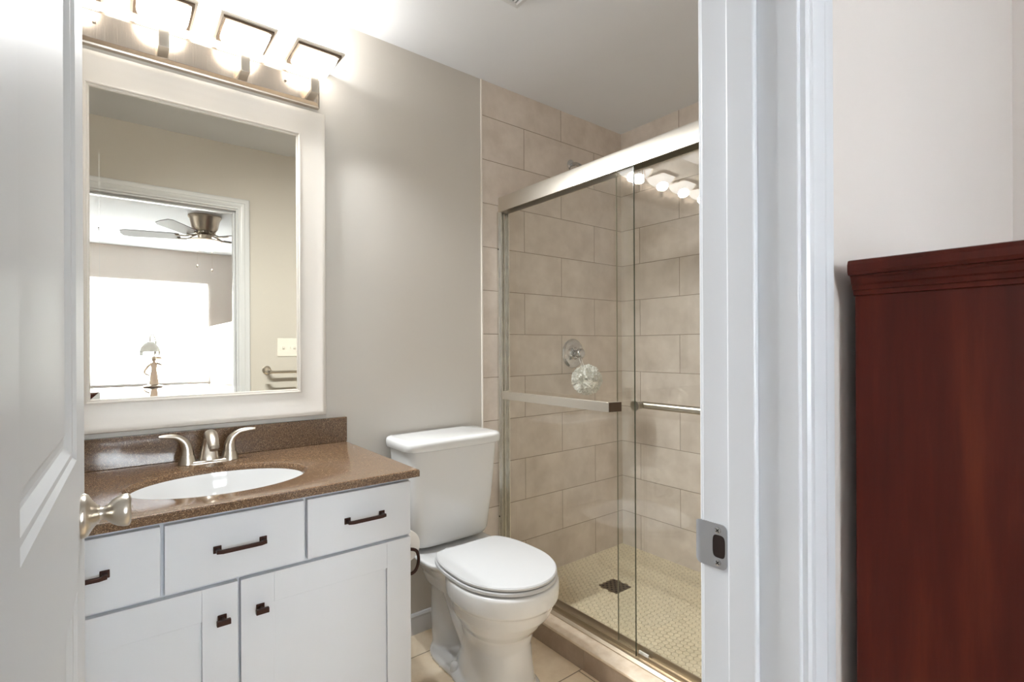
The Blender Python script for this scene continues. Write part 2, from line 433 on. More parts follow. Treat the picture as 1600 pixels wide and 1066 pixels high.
# ================================================================== OPEN DOOR (leaf built closed along +Y, then turned slightly)
DY0, DW, DT, DZ0, DZ1 = .372, .70, .035, .012, 2.03
def leaf():
    # local: length along +Y from hinge, visible face at x=0, back at x=-DT
    M = Matrix.Translation((-.055, DY0, 0)) @ Matrix.Rotation(R(-1.75), 4, 'Z')
    root = bpy.data.objects.new('door_1', None); COL.objects.link(root); root.matrix_world = M
    root['kind'] = 'structure'; root['label'] = 'white two-panel interior door standing open at left'
    def put(name, bm, m, par=None, **kw):
        o = obj(name, bm, m, None, **kw); o.parent = par or root
        return o
    st = .126; rails = [(DZ0, .25), (.86, 1.037), (1.895, DZ1)]
    b = B()
    box(b, -DT, 0, 0, st, DZ0, DZ1); box(b, -DT, 0, DW - st, DW, DZ0, DZ1)
    for z0, z1 in rails: box(b, -DT, 0, st, DW - st, z0, z1)
    put('leaf', b, door_paint)
    for z0, z1 in ((.25, .86), (1.037, 1.895)):
        y0, y1 = st, DW - st
        b = B()
        for side in (0, 1):
            f = (lambda h: -h) if side == 0 else (lambda h: -DT + h)
            prof = [(0, 0), (.004, .0), (.010, .004), (.016, .0045), (.026, .0115), (.030, .0125), (.038, .0125), (.046, .009), (.052, .0085)]
            loops = [[(f(h), y0 + d, z0 + d), (f(h), y1 - d, z0 + d), (f(h), y1 - d, z1 - d), (f(h), y0 + d, z1 - d)] for d, h in prof]
            rings(b, loops, False, True)
        put('panel', b, door_paint, smooth=True, angle=12)
    kz, ky = ZS, DW - .060
    for sg in (1, -1):
        base = 0 if sg > 0 else -DT
        b = B(); lathe(b, [(0, .033), (.004, .0335), (.008, .031), (.013, .022), (.018, .0155), (.022, .0125)], (base, ky, kz), (sg, 0, 0), 48)
        ro = put('door_knob', b, nickel_s, smooth=True, angle=60)
        ro['label'] = 'satin nickel round door knob'
        b = B(); lathe(b, [(.020, .0105), (.027, .0095), (.031, .0105), (.035, .014), (.040, .019), (.046, .0225), (.053, .0248), (.058, .0250), (.061, .0235), (.0628, .019), (.063, .010), (.063, 0)], (base - sg * .002, ky, kz), (sg, 0, 0), 48)
        put('knob_grip', b, nickel_s, ro, smooth=True, angle=75)
    b = B(); box(b, -DT / 2 - .012, -DT / 2 + .012, DW, DW + .0012, kz - .028, kz + .028); put('latch_plate', b, nickel_strike)
    for hz in (.22, 1.02, 1.83):
        b = B(); cyl(b, (-DT - .004, -.004, hz - .045), (-DT - .004, -.004, hz + .045), .006); put('hinge', b, nickel_s, smooth=True)
leaf()

# ================================================================== VANITY
VF = 1.355
van = thing('vanity_cabinet', (.2415, 1.64, 0), 'white painted vanity cabinet with dark bronze hardware under the brown countertop', 'cabinet')
b = B()
box(b, -.212, -.196, VF + .019, D - .001, 0, .822); box(b, .679, .695, VF + .019, D - .001, 0, .822)
box(b, -.196, .679, VF + .019, D - .001, .10, .115); box(b, -.196, .679, D - .012, D - .001, .115, .822)
box(b, -.196, .679, VF + .019, VF + .030, .115, .822); box(b, -.196, .679, VF + .08, VF + .095, 0, .10)
obj('body', b, cab_paint, van, bevel=.0012)
def pull(par, cx, y, z, half=.049):
    h = None
    b = B()
    for s in (-1, 1):
        box(b, cx + s * half - .0085, cx + s * half + .0085, y - .003, y, z - .0085, z + .0085)
        box(b, cx + s * half - .0045, cx + s * half + .0045, y - .024, y - .003, z - .0045, z + .0035)
    pts = [(-half - .0045, -.023), (-half + .008, -.0285), (half - .008, -.0285), (half + .0045, -.023), (half + .0045, -.019), (half - .009, -.021), (-half + .009, -.021), (-half - .0045, -.019)]
    prism(b, [(cx + p[0], y + p[1]) for p in pts], 2, z - .0045, z + .0045)
    return obj('handle', b, bronze, par, bevel=.0012)
def slab(par, name, x0, x1, z0, z1):
    return bx(name, x0, x1, VF, VF + .0185, z0, z1, cab_paint, par, bevel=.0015)
for x0, x1, hx in ((-.205, .0845, -.060), (.092, .3905, .2430), (.3975, .690, .5510)):
    dr = slab(van, 'drawer', x0, x1, .652, .806); pull(dr, hx, VF, .729)
for x0, x1, kx in ((-.205, .2365, .203), (.2425, .690, .285)):
    z0, z1, s = .125, .643, .074
    b = B(); box(b, x0, x0 + s, VF, VF + .0185, z0, z1); box(b, x1 - s, x1, VF, VF + .0185, z0, z1)
    box(b, x0 + s, x1 - s, VF, VF + .0185, z1 - s, z1); box(b, x0 + s, x1 - s, VF, VF + .0185, z0, z0 + s)
    box(b, x0 + s, x1 - s, VF + .007, VF + .014, z0 + s, z1 - s)
    dd = obj('door', b, cab_paint, van, bevel=.001)
    b = B(); kz = .566
    box(b, kx - .0095, kx + .0095, VF - .0025, VF, kz - .0085, kz + .0085)
    box(b, kx - .004, kx + .004, VF - .020, VF - .0025, kz - .004, kz + .004)
    box(b, kx - .0145, kx + .0145, VF - .029, VF - .019, kz - .0065, kz + .0055)
    obj('knob', b, bronze, dd, bevel=.0015)

# countertop with oval opening
def counter():
    X0, X1, Y0, Y1, ZT, ZB = XL + .001, .706, 1.327, D - .001, .843, .822
    cx, cy, rx, ry = .2395, 1.583, .222, .173; n = 128
    def rect(ins):
        x0, x1, y0, y1 = X0 + ins, X1 - ins, Y0 + ins, Y1
        angs = []
        pts = []
        for i in range(n):
            a = 2 * math.pi * i / n; c, s = math.cos(a), math.sin(a)
            t = min(((x1 - cx) / c if c > 1e-9 else (x0 - cx) / c if c < -1e-9 else 9), ((y1 - cy) / s if s > 1e-9 else (y0 - cy) / s if s < -1e-9 else 9))
            pts.append([cx + c * t, cy + s * t])
        for X_, Y_ in ((x0, y0), (x1, y0), (x0, y1), (x1, y1)):
            k_ = min(range(n), key=lambda i: (pts[i][0] - X_) ** 2 + (pts[i][1] - Y_) ** 2); pts[k_] = [X_, Y_]
        return pts
    def ell(dr): return [(cx + (rx + dr) * math.cos(2 * math.pi * i / n), cy + (ry + dr) * math.sin(2 * math.pi * i / n)) for i in range(n)]
    b = B()
    L = []
    for pts, z in ((ell(-.012), ZB), (ell(-.010), ZT - .012), (ell(-.007), ZT - .006), (ell(-.003), ZT - .0015), (ell(.003), ZT), (rect(.005), ZT), (rect(.0015), ZT - .0015), (rect(0), ZT - .005), (rect(0), ZB), (ell(-.012), ZB)):
        L.append([(p[0], p[1], z) for p in pts])
    rings(b, L, False, False); bmesh.ops.remove_doubles(b, verts=b.verts, dist=1e-5)
    root = thing('countertop', (cx, 1.626, .822), 'glossy speckled brown countertop with oval sink on the white vanity', 'countertop')
    obj('slab', b, gran, root, smooth=True, angle=18)
    bx('backsplash', X0, .7065, D - .020, D - .0005, ZT, .936, gran, root, bevel=.002)
    b = B(); L = []
    for s, z in ((1.0, ZB + .004), (.985, ZB - .012), (.95, ZB - .045), (.86, ZB - .085), (.70, ZB - .115), (.45, ZB - .130), (.16, ZB - .136), (.10, ZB - .137)):
        L.append([(cx + (rx - .0125) * s * math.cos(2 * math.pi * i / n), cy + .01 * (1 - s) + (ry - .0125) * s * math.sin(2 * math.pi * i / n), z) for i in range(n)])
    out = [[(p[0] + (p[0] - cx) * .04, p[1] + (p[1] - cy) * .04, p[2] - .012) for p in l] for l in reversed(L[1:])]
    rings(b, L + out + [[(p[0] + (p[0] - cx) * .04, p[1] + (p[1] - cy) * .04, p[2] - .008) for p in L[0]]], False, False)
    ba = obj('basin', b, porcelain, root, smooth=True, angle=80); ba['label'] = 'white oval undermount basin'
    b = B(); lathe(b, [(0, .02), (.002, .021), (.004, .018), (.0035, .001)], (cx, cy + .009, ZB - .139), (0, 0, 1), 32); obj('drain', b, nickel_s, ba, smooth=True)
counter()

# ------------------------------------------------------------------ faucet
def faucet():
    cx, cy, z = .242, 1.842, .843
    root = thing('faucet', (cx, cy, z), 'brushed nickel two-handle faucet behind the oval sink', 'faucet')
    b = B()
    rings(b, [superell(cx, cy, .083, .026, z, 48, 2.6), superell(cx, cy, .082, .0255, z + .004, 48, 2.6), superell(cx, cy, .078, .021, z + .008, 48, 2.4)])
    obj('base', b, nickel_s, root, smooth=True, angle=50)
    b = B()   # centre body: broad at the foot, leaning forward into the spout
    L = []
    for t, (y, zz, wx, dy) in enumerate(((cy, z + .005, .029, .022), (cy - .002, z + .020, .026, .020), (cy - .005, z + .040, .0225, .018), (cy - .010, z + .060, .019, .017), (cy - .018, z + .076, .0165, .016))):
        L.append(superell(cx, y, wx, dy, zz, 40, 2.5))
    rings(b, L)
    tube(b, [(cx, cy - .006, z + .072), (cx, cy - .022, z + .088), (cx, cy - .048, z + .090), (cx, cy - .078, z + .076), (cx, cy - .098, z + .058)], [.014, .0165, .0165, .0150, .0135], 28, (1.05, .85), up=(1, 0, 0))
    lathe(b, [(0, .0115), (.010, .0115)], (cx, cy - .096, z + .060), (0, -.5, -.86), 24)
    obj('spout', b, nickel_s, root, smooth=True, angle=50)
    for s in (-1, 1):
        hx = cx + s * .0575
        b = B(); lathe(b, [(0, .0255), (.006, .0245), (.020, .0205), (.027, .0195)], (hx, cy, z + .001), (0, 0, 1), 36)
        lathe(b, [(.027, .0175), (.0295, .0175)], (hx, cy, z + .001), (0, 0, 1), 36)
        ho = obj('handle_base', b, nickel_s, root, smooth=True, angle=50)
        b = B()
        tube(b, [(hx, cy, z + .029), (hx + s * .001, cy, z + .050), (hx + s * .009, cy - .001, z + .070), (hx + s * .028, cy - .004, z + .086), (hx + s * .052, cy - .008, z + .091), (hx + s * .073, cy - .012, z + .092)],
             [.0185, .0155, .0120, .0085, .0068, .0035], 24, (1, 1))
        obj('lever', b, nickel_s, ho, smooth=True, angle=60)
faucet()

# ================================================================== MIRROR
def mirror():
    x0, x1, z0, z1 = -.146, .628, .951, 2.064
    root = thing('wall_mirror', ((x0 + x1) / 2, D, z0), 'large wall mirror in a wide pearl white frame above the vanity', 'mirror')
    prof = [(0, .002), (0, .020), (.003, .026), (.009, .028), (.017, .0265), (.025, .0235), (.045, .019), (.070, .0165), (.086, .0160), (.0865, .0185), (.0905, .0195), (.0935, .0175), (.094, .0145), (.098, .0145), (.1005, .0115), (.1005, .002)]
    b = B(); frame3(b, x0, x1, z0, z1, D, prof, -1); obj('frame', b, frame_m, root, smooth=True, angle=30)
    # bevelled plate
    i = .098; ax0, ax1, az0, az1 = x0 + i, x1 - i, z0 + i, z1 - i; w_ = .024; y = D - .0085
    b = B()
    o = [(ax0, y - .00048, az0), (ax1, y - .00048, az0), (ax1, y - .00048, az1), (ax0, y - .00048, az1)]
    n_ = [(ax0 + w_, y, az0 + w_), (ax1 - w_, y, az0 + w_), (ax1 - w_, y, az1 - w_), (ax0 + w_, y, az1 - w_)]
    bk = [(p[0], D - .004, p[2]) for p in o]
    rings(b, [bk, o, n_])
    obj('mirror_plate', b, mirror_m, root)
mirror()

# ================================================================== VANITY LIGHT
def vanity_light():
    x0, x1, z0, z1 = -.128, .609, 2.083, 2.187
    root = thing('vanity_light', (.2405, D, z0), 'brushed nickel four-lamp bar light with square glass shades above the mirror', 'wall light')
    prof = [(0, .0), (0, .018), (.005, .020), (.005, .022), (.013, .030), (.014, .0305)]
    b = B()
    loops = [[(x0 + d, D - h, z0 + d), (x1 - d, D - h, z0 + d), (x1 - d, D - h, z1 - d), (x0 + d, D - h, z1 - d)] for d, h in prof]
    rings(b, loops); obj('back_plate', b, nickel, root)
    for sx in (-.033, .488):
        b = B(); lathe(b, [(0, .0045), (.003, .0045), (.006, .003), (.007, .0005)], (sx, D - .0305, 2.143), (0, -1, 0), 16); obj('cap_nut', b, nickel_s, root, smooth=True)
    for k_ in range(4):
        cx = .571 - .2205 * k_; cy = 1.842
        b = B(); hw = .0135
        prism(b, [(D - .0305, 2.098), (cy - .008, 2.103), (cy - .008, 2.166), (cy + .004, 2.166), (cy + .004, 2.114), (D - .0305, 2.112)], 0, cx - hw, cx + hw)
        obj('arm', b, nickel_s, root, bevel=.001)
        b = B(); L = []
        for z, r in ((2.166, .016), (2.1665, .027), (2.172, .038), (2.184, .050), (2.200, .060), (2.216, .066), (2.224, .067)):
            L.append(superell(cx, cy, r, r, z, 48, 7 if r > .03 else 3))
        inner = [superell(cx, cy, r - .004, r - .004, z + .003, 48, 7 if r > .03 else 3) for z, r in ((2.221, .067), (2.197, .060), (2.172, .040), (2.169, .016))]
        rings(b, L + inner); sh = obj('glass_shade', b, lamp_glass, root, smooth=True, angle=60)
        b = B()
        def sq(r, z): return [(cx - r, cy - r, z), (cx + r, cy - r, z), (cx + r, cy + r, z), (cx - r, cy + r, z)]
        rings(b, [sq(.0655, 2.2185), sq(.0725, 2.2185), sq(.0725, 2.2275), sq(.0655, 2.2275), sq(.0655, 2.2185)], False, False)
        obj('metal_rim', b, nickel_dark, sh)
        b = B(); rings(b, [sq(.0685, 2.2278), sq(.0805, 2.2278), sq(.0815, 2.2338), sq(.0685, 2.2338), sq(.0685, 2.2278)], False, False)
        obj('glass_rim', b, flange_glass, sh)
        l = bpy.data.lights.new('bulb_light', 'POINT'); l.energy = BULB; l.color = (.97, .975, .98); l.shadow_soft_size = .012
        lo = bpy.data.objects.new('bulb_light', l); COL.objects.link(lo); lo.location = (cx, cy - .01, 2.245)
        l = bpy.data.lights.new('added_fill_disc', 'AREA'); l.shape = 'DISK'; l.size = .06; l.spread = R(112); l.energy = FILL; l.color = (.955, .985, 1)
        lo = bpy.data.objects.new('added_fill_disc', l); COL.objects.link(lo); lo.location = (cx + .022, cy - .026, 2.156); lo.rotation_euler = Vector((.40, -.56, -.72)).to_track_quat('-Z', 'Y').to_euler()  # added disc lamp under the bowl, brightens the room
nickel_dark = mat('dark_nickel', rgb(120, 106, 92), .35, metal=1)
vanity_light()

# ================================================================== TOILET
def smooth_body(name, bm, m, parent, vox=.005, it=6, **kw):
    o = obj(name, bm, m, parent, smooth=True, angle=180)
    r_ = o.modifiers.new('remesh', 'REMESH'); r_.mode = 'VOXEL'; r_.voxel_size = vox; r_.use_smooth_shade = True
    s_ = o.modifiers.new('smooth', 'SMOOTH'); s_.factor = .5; s_.iterations = it
    return o
def toilet():
    cx = 1.078
    root = thing('toilet', (cx, 1.55, 0), 'white two-piece toilet with closed lid beside the vanity', 'toilet')
    b = B()
    # bowl: egg shaped rim down to the pedestal  (cy, rx, ry front, ry back, z, exponent)
    secs = [(1.43, .125, .135, .30, .000, 2.6), (1.43, .125, .135, .30, .015, 2.6), (1.43, .108, .118, .22, .030, 2.4), (1.43, .102, .112, .20, .10, 2.3), (1.435, .100, .112, .19, .17, 2.2),
            (1.435, .112, .122, .19, .215, 2.2), (1.43, .140, .150, .19, .250, 2.15), (1.425, .163, .180, .20, .290, 2.1), (1.425, .172, .196, .21, .325, 2.1), (1.425, .174, .200, .21, .335, 2.1),
            (1.425, .182, .210, .22, .342, 2.1), (1.425, .184, .214, .22, .375, 2.1), (1.425, .183, .213, .22, .400, 2.1), (1.425, .179, .208, .22, .407, 2.1)]
    rings(b, [superell(cx, cy, rx, rf, z, 56, e, rb) for cy, rx, rf, rb, z, e in secs])
    # deck under the tank
    rings(b, [superell(cx, 1.72, .10, .10, .27, 40, 3, .14), superell(cx, 1.72, .115, .12, .32, 40, 3, .16), superell(cx, 1.72, .150, .14, .37, 40, 3.5, .175), superell(cx, 1.72, .175, .15, .395, 40, 4, .18), superell(cx, 1.72, .175, .15, .407, 40, 4, .18)])
    # foot flange
    rings(b, [superell(cx, 1.66, .118, .20, .0, 40, 2.6, .155), superell(cx, 1.66, .118, .20, .018, 40, 2.6, .155), superell(cx, 1.66, .108, .19, .026, 40, 2.6, .145)])
    # trapway bulging from both sides behind the bowl
    tube(b, [(cx, 1.52, .10), (cx, 1.60, .20), (cx, 1.68, .285), (cx, 1.755, .27), (cx, 1.775, .16), (cx, 1.76, .02)], [.075, .082, .080, .072, .070, .072], 28, (1.12, 1), up=(1, 0, 0))
    bowl = smooth_body('bowl', b, porcelain, root)
    for s in (-1, 1):
        b = B(); lathe(b, [(0, .016), (.020, .0155), (.030, .012), (.034, .004)], (cx + s * .098, 1.585, .018), (0, 0, 1), 24); obj('bolt_cap', b, porcelain, bowl, smooth=True, angle=60)
    # seat ring and lid
    def seat(rx, rf, rb, z, e=2.05, yb=1.645, cy=1.43):
        pts = []
        for i in range(96):
            t = 2 * math.pi * i / 96; c, s = math.cos(t), math.sin(t)
            if s <= 0: x = rx * c; y = rf * s
            else:
                x = rx * math.copysign(abs(c) ** (2 / 2.9), c) ; y = rb * abs(s) ** (2 / 2.9)
            y = min(y, yb - cy)
            pts.append((cx + x, cy + y, z))
        return pts
    b = B(); rings(b, [seat(.178, .212, .27, .412), seat(.182, .216, .27, .414), seat(.182, .216, .27, .422), seat(.179, .213, .27, .4255)])
    obj('seat', b, seat_plastic, root, smooth=True, angle=30)
    b = B(); rings(b, [seat(.176, .210, .262, .4275), seat(.180, .2145, .262, .430), seat(.1805, .215, .262, .4365), seat(.177, .211, .258, .4405), seat(.165, .198, .247, .4425)])
    obj('seat_lid', b, seat_plastic, root, smooth=True, angle=30)
    for s in (-1, 1):
        b = B(); lathe(b, [(0, .016), (.022, .016), (.026, .012)], (cx + s * .07, 1.668, .405), (0, 0, 1), 20); obj('hinge_cap', b, seat_plastic, root, smooth=True, angle=50)
    # tank: tapering, rounded front corners
    b = B(); L = []
    for t, z in ((0, .428), (.02, .424), (1, .806)):
        pass
    for z, w_, yf in ((.420, .150, 1.745), (.428, .168, 1.732), (.445, .176, 1.724), (.60, .192, 1.708), (.806, .2085, 1.697)):
        yb = D - .018; cy = (yf + yb) / 2
        L.append(superell(cx, cy, w_, (yb - yf) / 2, z, 64, 5.0, None, 9))
    rings(b, L); obj('tank', b, porcelain, root, smooth=True, angle=60)
    b = B(); L = []
    for z, g in ((.806, -.004), (.804, .008), (.808, .0125), (.832, .0135), (.840, .010), (.8445, .002), (.846, -.010)):
        yf, yb = 1.697 - g, D - .012; L.append(superell(cx, (yf + yb) / 2, .2085 + g, (yb - yf) / 2, z, 64, 5.5, None, 12))
    rings(b, L); obj('tank_lid', b, porcelain, root, smooth=True, angle=60)
    b = B(); lathe(b, [(0, .06), (.02, .06)], (cx, 1.83, .404), (0, 0, 1), 32); obj('tank_gasket', b, porcelain, root, smooth=True)
toilet()

# ------------------------------------------------------------------ toilet paper and its holder on the vanity side
def tp():
    cx, y0, y1, z = .783, 1.575, 1.675, .520
    b = B()
    def circ(r, y): return [(cx + r * math.cos(2 * math.pi * i / 48), y, z + r * math.sin(2 * math.pi * i / 48)) for i in range(48)]
    rings(b, [circ(.054, y0), circ(.055, y0 + .002), circ(.055, y1 - .002), circ(.054, y1), circ(.020, y1), circ(.020, y0), circ(.054, y0)], False, False)
    tag(obj('toilet_paper_roll', b, paper, None, smooth=True, angle=40), 'white toilet paper roll hanging between vanity side and toilet', 'toilet paper')
    b = B()
    lathe(b, [(0, .022), (.006, .022), (.010, .012)], (.6945, 1.555, .440), (1, 0, 0), 24)
    tube(b, [(.698, 1.555, .440), (.75, 1.555, .434), (.800, 1.555, .436), (.817, 1.555, .455), (.821, 1.555, .482), (.812, 1.555, .508), (.783, 1.556, .520)], .0055, 14)
    cyl(b, (cx, 1.690, z), (cx, 1.552, z), .0075)
    tag(obj('toilet_paper_holder', b, bronze, None, smooth=True, angle=50), 'dark bronze hook-shaped toilet paper holder on the vanity side', 'paper holder')
tp()

# ================================================================== SHOWER
# curb with tiled front and pale rounded cap
b = B(); box(b, 1.366, 1.50, YB, D, 0, .078); curb = struct('trim_5', b, tile_curb, label='tiled shower curb with pale stone cap')
b = B(); prism(b, [(1.364, .078), (1.361, .083), (1.362, .089), (1.367, .093), (1.503, .093), (1.505, .090), (1.505, .078)], 1, YB, D)
obj('curb_cap', b, cream_stone, curb, smooth=True, angle=40)
# hexagonal mosaic floor
def shower_floor():
    x0, x1, y0, y1, zt = 1.50, XR, YB, D, .048
    bx('floor_shower', x0, x1, y0, y1, 0, zt - .0012, grout_m, st=True)
    p = .0262; r = p / math.sqrt(3) * .94; b = B(); j = 0; y = y0 - .005
    dy = p * math.sqrt(3) / 2
    dxc, dyc = 1.893, 1.601
    while y < y1 + .012:
        x = x0 + .002 + (p / 2 if j % 2 else 0)
        while x < x1 + .012:
            if not (abs(x - dxc) < .060 and abs(y - dyc) < .060):
                a = [R(30 + 60 * i) for i in range(6)]
                tx = random.uniform(-.0002, .0002)
                rings(b, [[(x + r * math.cos(t), y + r * math.sin(t), zt - .0012) for t in a], [(x + r * .96 * math.cos(t), y + r * .96 * math.sin(t), zt - .0002 + tx) for t in a], [(x + r * .86 * math.cos(t), y + r * .86 * math.sin(t), zt + .0002 + tx) for t in a]], False, True)
            x += p
        y += dy; j += 1
    o = obj('floor_mosaic', b, hex_m); o['kind'] = 'structure'
shower_floor()
dr = thing('floor_drain', (1.893, 1.601, .0465), 'square metal drain grate in the shower mosaic floor', 'drain')
b = B(); box(b, 1.839, 1.947, 1.547, 1.655, .0470, .0500)
obj('grate', b, nickel_dark, dr, bevel=.001)
b = B()
for i in range(7):
    for j in range(7):
        if (i + j) % 2 == 0: x = 1.853 + i * .0134; y = 1.561 + j * .0134; box(b, x - .005, x + .005, y - .005, y + .005, .0501, .0503)
obj('grate_holes', b, dark_gap, dr)

def shower_door():
    root = thing('shower_door', (1.46, 1.145, .093), 'frameless sliding glass shower door with brushed nickel header and towel bars', 'shower door')
    y0, y1 = YB + .001, D - .001
    b = B()
    prism(b, [(1.445, 1.838), (1.445, 1.902), (1.448, 1.908), (1.454, 1.911), (1.496, 1.911), (1.502, 1.908), (1.505, 1.902), (1.505, 1.838), (1.500, 1.838), (1.500, 1.866), (1.478, 1.866), (1.478, 1.850), (1.473, 1.850), (1.473, 1.866), (1.450, 1.866), (1.450, 1.838)], 1, y0, y1)
    obj('header', b, nickel_h, root, smooth=True, angle=30)
    b = B()
    prism(b, [(1.425, .0935), (1.425, .097), (1.436, .104), (1.440, .104), (1.442, .098), (1.462, .098), (1.464, .109), (1.467, .109), (1.469, .098), (1.490, .098), (1.492, .122), (1.496, .122), (1.496, .0935)], 1, y0, y1)
    obj('bottom_track', b, track_m, root)
    for ya, yb_ in ((y1 - .022, y1), (y0, y0 + .022)):
        b = B(); 
        box(b, 1.437, 1.494, (ya if ya > 1 else yb_ - .003), (yb_ if ya > 1 else yb_), .1235, 1.838)
        b.free(); b = B()
        if ya > 1:
            prism(b, [(1.437, yb_), (1.437, ya + .012), (1.447, ya + .012), (1.447, ya), (1.449, ya), (1.449, ya + .016), (1.463, ya + .016), (1.463, ya), (1.465, ya), (1.465, ya + .016), (1.490, ya + .016), (1.490, ya), (1.494, ya), (1.494, yb_)], 2, .123, 1.8375)
        else:
            prism(b, [(1.437, ya), (1.437, yb_), (1.441, yb_), (1.441, ya + .006), (1.490, ya + .006), (1.490, yb_), (1.494, yb_), (1.494, ya)], 2, .123, 1.8375)
        obj('side_channel', b, nickel_v, root)
    def pane(x, ya, yb_, z0, z1, edges):
        g = bx('glass_panel', x, x + .006, ya, yb_, z0, z1, glass, root)
        for e in edges:
            e0, e1 = (e, e + .0006) if e == yb_ else (e - .0006, e)
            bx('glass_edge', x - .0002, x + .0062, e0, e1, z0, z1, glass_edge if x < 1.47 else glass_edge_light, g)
        return g
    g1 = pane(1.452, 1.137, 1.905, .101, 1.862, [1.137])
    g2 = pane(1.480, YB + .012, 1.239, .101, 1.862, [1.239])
    # outside towel bar: flat rectangular section with returns to the glass
    b = B(); z0, z1 = .962, .998
    prism(b, [(1.452, 1.197), (1.398, 1.209), (1.398, 1.835), (1.452, 1.847), (1.452, 1.835), (1.408, 1.826), (1.408, 1.219), (1.452, 1.209)], 2, z0, z1)
    tb = obj('towel_bar', b, nickel_h, g1, bevel=.0012)
    b = B(); prism(b, [(1.4515, 1.1965), (1.3985, 1.2085), (1.3980, 1.2060), (1.4515, 1.1940)], 2, z0 + .001, z1 - .001); obj('end_reflection', b, refl_dark, tb); tb['label'] = 'flat brushed nickel towel bar'  # thin sheet painting the dark reflection on the nickel bar's end
    b = B()
    cyl(b, (1.533, .50, .983), (1.533, 1.160, .983), .0130, 24)
    hb = obj('pull_bar', b, nickel_s, g2, smooth=True); hb['label'] = 'round nickel bar'
    for y in (1.163, .52):
        b = B(); lathe(b, [(0, .019), (.004, .019), (.010, .0145), (.050, .0135), (.0535, .010)], (1.486, y, .983), (1, 0, 0), 28); obj('bar_post', b, nickel_s, hb, smooth=True, angle=50)
    for (x, y, z) in ((1.436, D - .012, 1.66), (1.436, D - .012, .40)):
        b = B(); lathe(b, [(0, .004), (.002, .003)], (x + .001, y, z), (-1, 0, 0), 12); obj('screw', b, dark_gap, root)
    b = B(); box(b, 1.474, 1.479, 1.10, 1.14, .0985, .113); obj('bottom_guide', b, plate_white, root)
nickel_v = brushed('brushed_nickel_upright', rgb(224, 222, 216), .25, 2)
shower_door()

def valve():
    c = (1.941, D, 1.163)
    root = thing('shower_valve', c, 'round chrome shower valve trim on the tiled wall', 'shower valve')
    b = B(); lathe(b, [(0.0005, .078), (.003, .078), (.007, .073), (.009, .06), (.010, .035), (.016, .03), (.020, .027)], c, (0, -1, 0), 56); obj('plate', b, chrome, root, smooth=True, angle=50)
    b = B(); lathe(b, [(.020, .020), (.030, .017), (.040, .022), (.052, .027), (.064, .026), (.071, .018), (.073, .002)], c, (0, -1, 0), 40); obj('knob', b, chrome, root, smooth=True, angle=60)
valve()
def loofah():
    c = Vector((1.905, 1.790, 1.030)); b = B()
    for k_ in range(620):
        # ruffled ribbon petals
        u = random.uniform(-1, 1); t = random.uniform(0, 2 * math.pi); s = math.sqrt(1 - u * u)
        d = Vector((s * math.cos(t), s * math.sin(t), u)); a, e = frame_of(d); rot = random.uniform(0, 6.28)
        a2 = a * math.cos(rot) + e * math.sin(rot); e2 = d.cross(a2)
        rad = random.uniform(.070, .082); w_ = random.uniform(.009, .016); prev = None
        for i in range(9):
            q = (i / 8 - .5) * 2
            wob = math.sin(q * 7 + k_) * .004
            top = c + d * (rad - .010 * q * q) + a2 * q * w_ + e2 * wob; bot = c + d * (rad * .75) + a2 * q * w_ * .7
            v1, v2 = b.verts.new(top), b.verts.new(bot)
            if prev: b.faces.new((prev[0], v1, v2, prev[1]))
            prev = (v1, v2)
    bmesh.ops.create_icosphere(b, subdivisions=3, radius=.066, matrix=Matrix.Translation(c))
    root = thing('loofah', (c.x, c.y, c.z + .12), 'white mesh bath pouf hanging from the chrome shower valve', 'bath pouf')
    o = obj('mesh_ball', b, loofah_m, root, smooth=True, angle=180)
    b = B(); tube(b, [(c.x, c.y + .01, c.z + .05), (1.925, 1.855, 1.12), (1.932, 1.876, 1.168), (1.941, 1.880, 1.183), (1.950, 1.876, 1.168), (1.940, 1.855, 1.12), (c.x + .01, c.y + .01, c.z + .05)], .0016, 8); obj('cord', b, paper, root, smooth=True)
loofah()
def shower_head():
    root = thing('overhead_shower', (1.934, D, 2.17), 'chrome shower arm flange high on the tiled wall above the glass door', 'shower head')
    b = B(); lathe(b, [(.0005, .028), (.003, .028), (.008, .020), (.010, .011)], (1.934, D, 2.17), (0, -1, 0), 36); obj('flange', b, chrome, root, smooth=True, angle=50)
    b = B(); tube(b, [(1.934, D - .008, 2.17), (1.934, D - .04, 2.165), (1.934, D - .075, 2.14), (1.934, D - .095, 2.115)], .0095, 18); obj('arm', b, chrome, root, smooth=True)
    b = B(); lathe(b, [(0, .012), (.008, .014), (.018, .028), (.028, .036), (.032, .036)], (1.934, D - .093, 2.118), (0, -.55, -.83), 36); obj('head', b, chrome, root, smooth=True, angle=50)
shower_head()

# ================================================================== BATHROOM WALL AND CEILING BITS
v = thing('ceiling_vent', (1.042, 1.305, CZ), 'white slatted exhaust fan grille on the bathroom ceiling', 'vent')
b = B(); frame3(b, 0, .25, 0, .25, 0, [(0, 0), (.002, .010), (.02, .016), (.026, .012), (.026, 0)], 1)
b.transform(Matrix.Translation((.917, 1.182, CZ)) @ Matrix.Rotation(R(-90), 4, 'X'))
obj('frame', b, trim_paint, v, smooth=True, angle=30)
b = B(); box(b, .943, 1.141, 1.208, 1.406, CZ - .003, CZ - .0005); obj('backing', b, dark_gap, v)
b = B()
for i in range(13):
    x = .950 + i * .0152; box(b, x - .0045, x + .0045, 1.208, 1.406, CZ - .012, CZ - .0035)
obj('slats', b, trim_paint, v)
sw = thing('light_switch', (.893, YB, 1.147), 'white double light switch plate on the wall beside the door, seen in the mirror', 'light switch')
bx('plate', .836, .951, YB, YB + .005, 1.147, 1.263, plate_white, sw, bevel=.002)
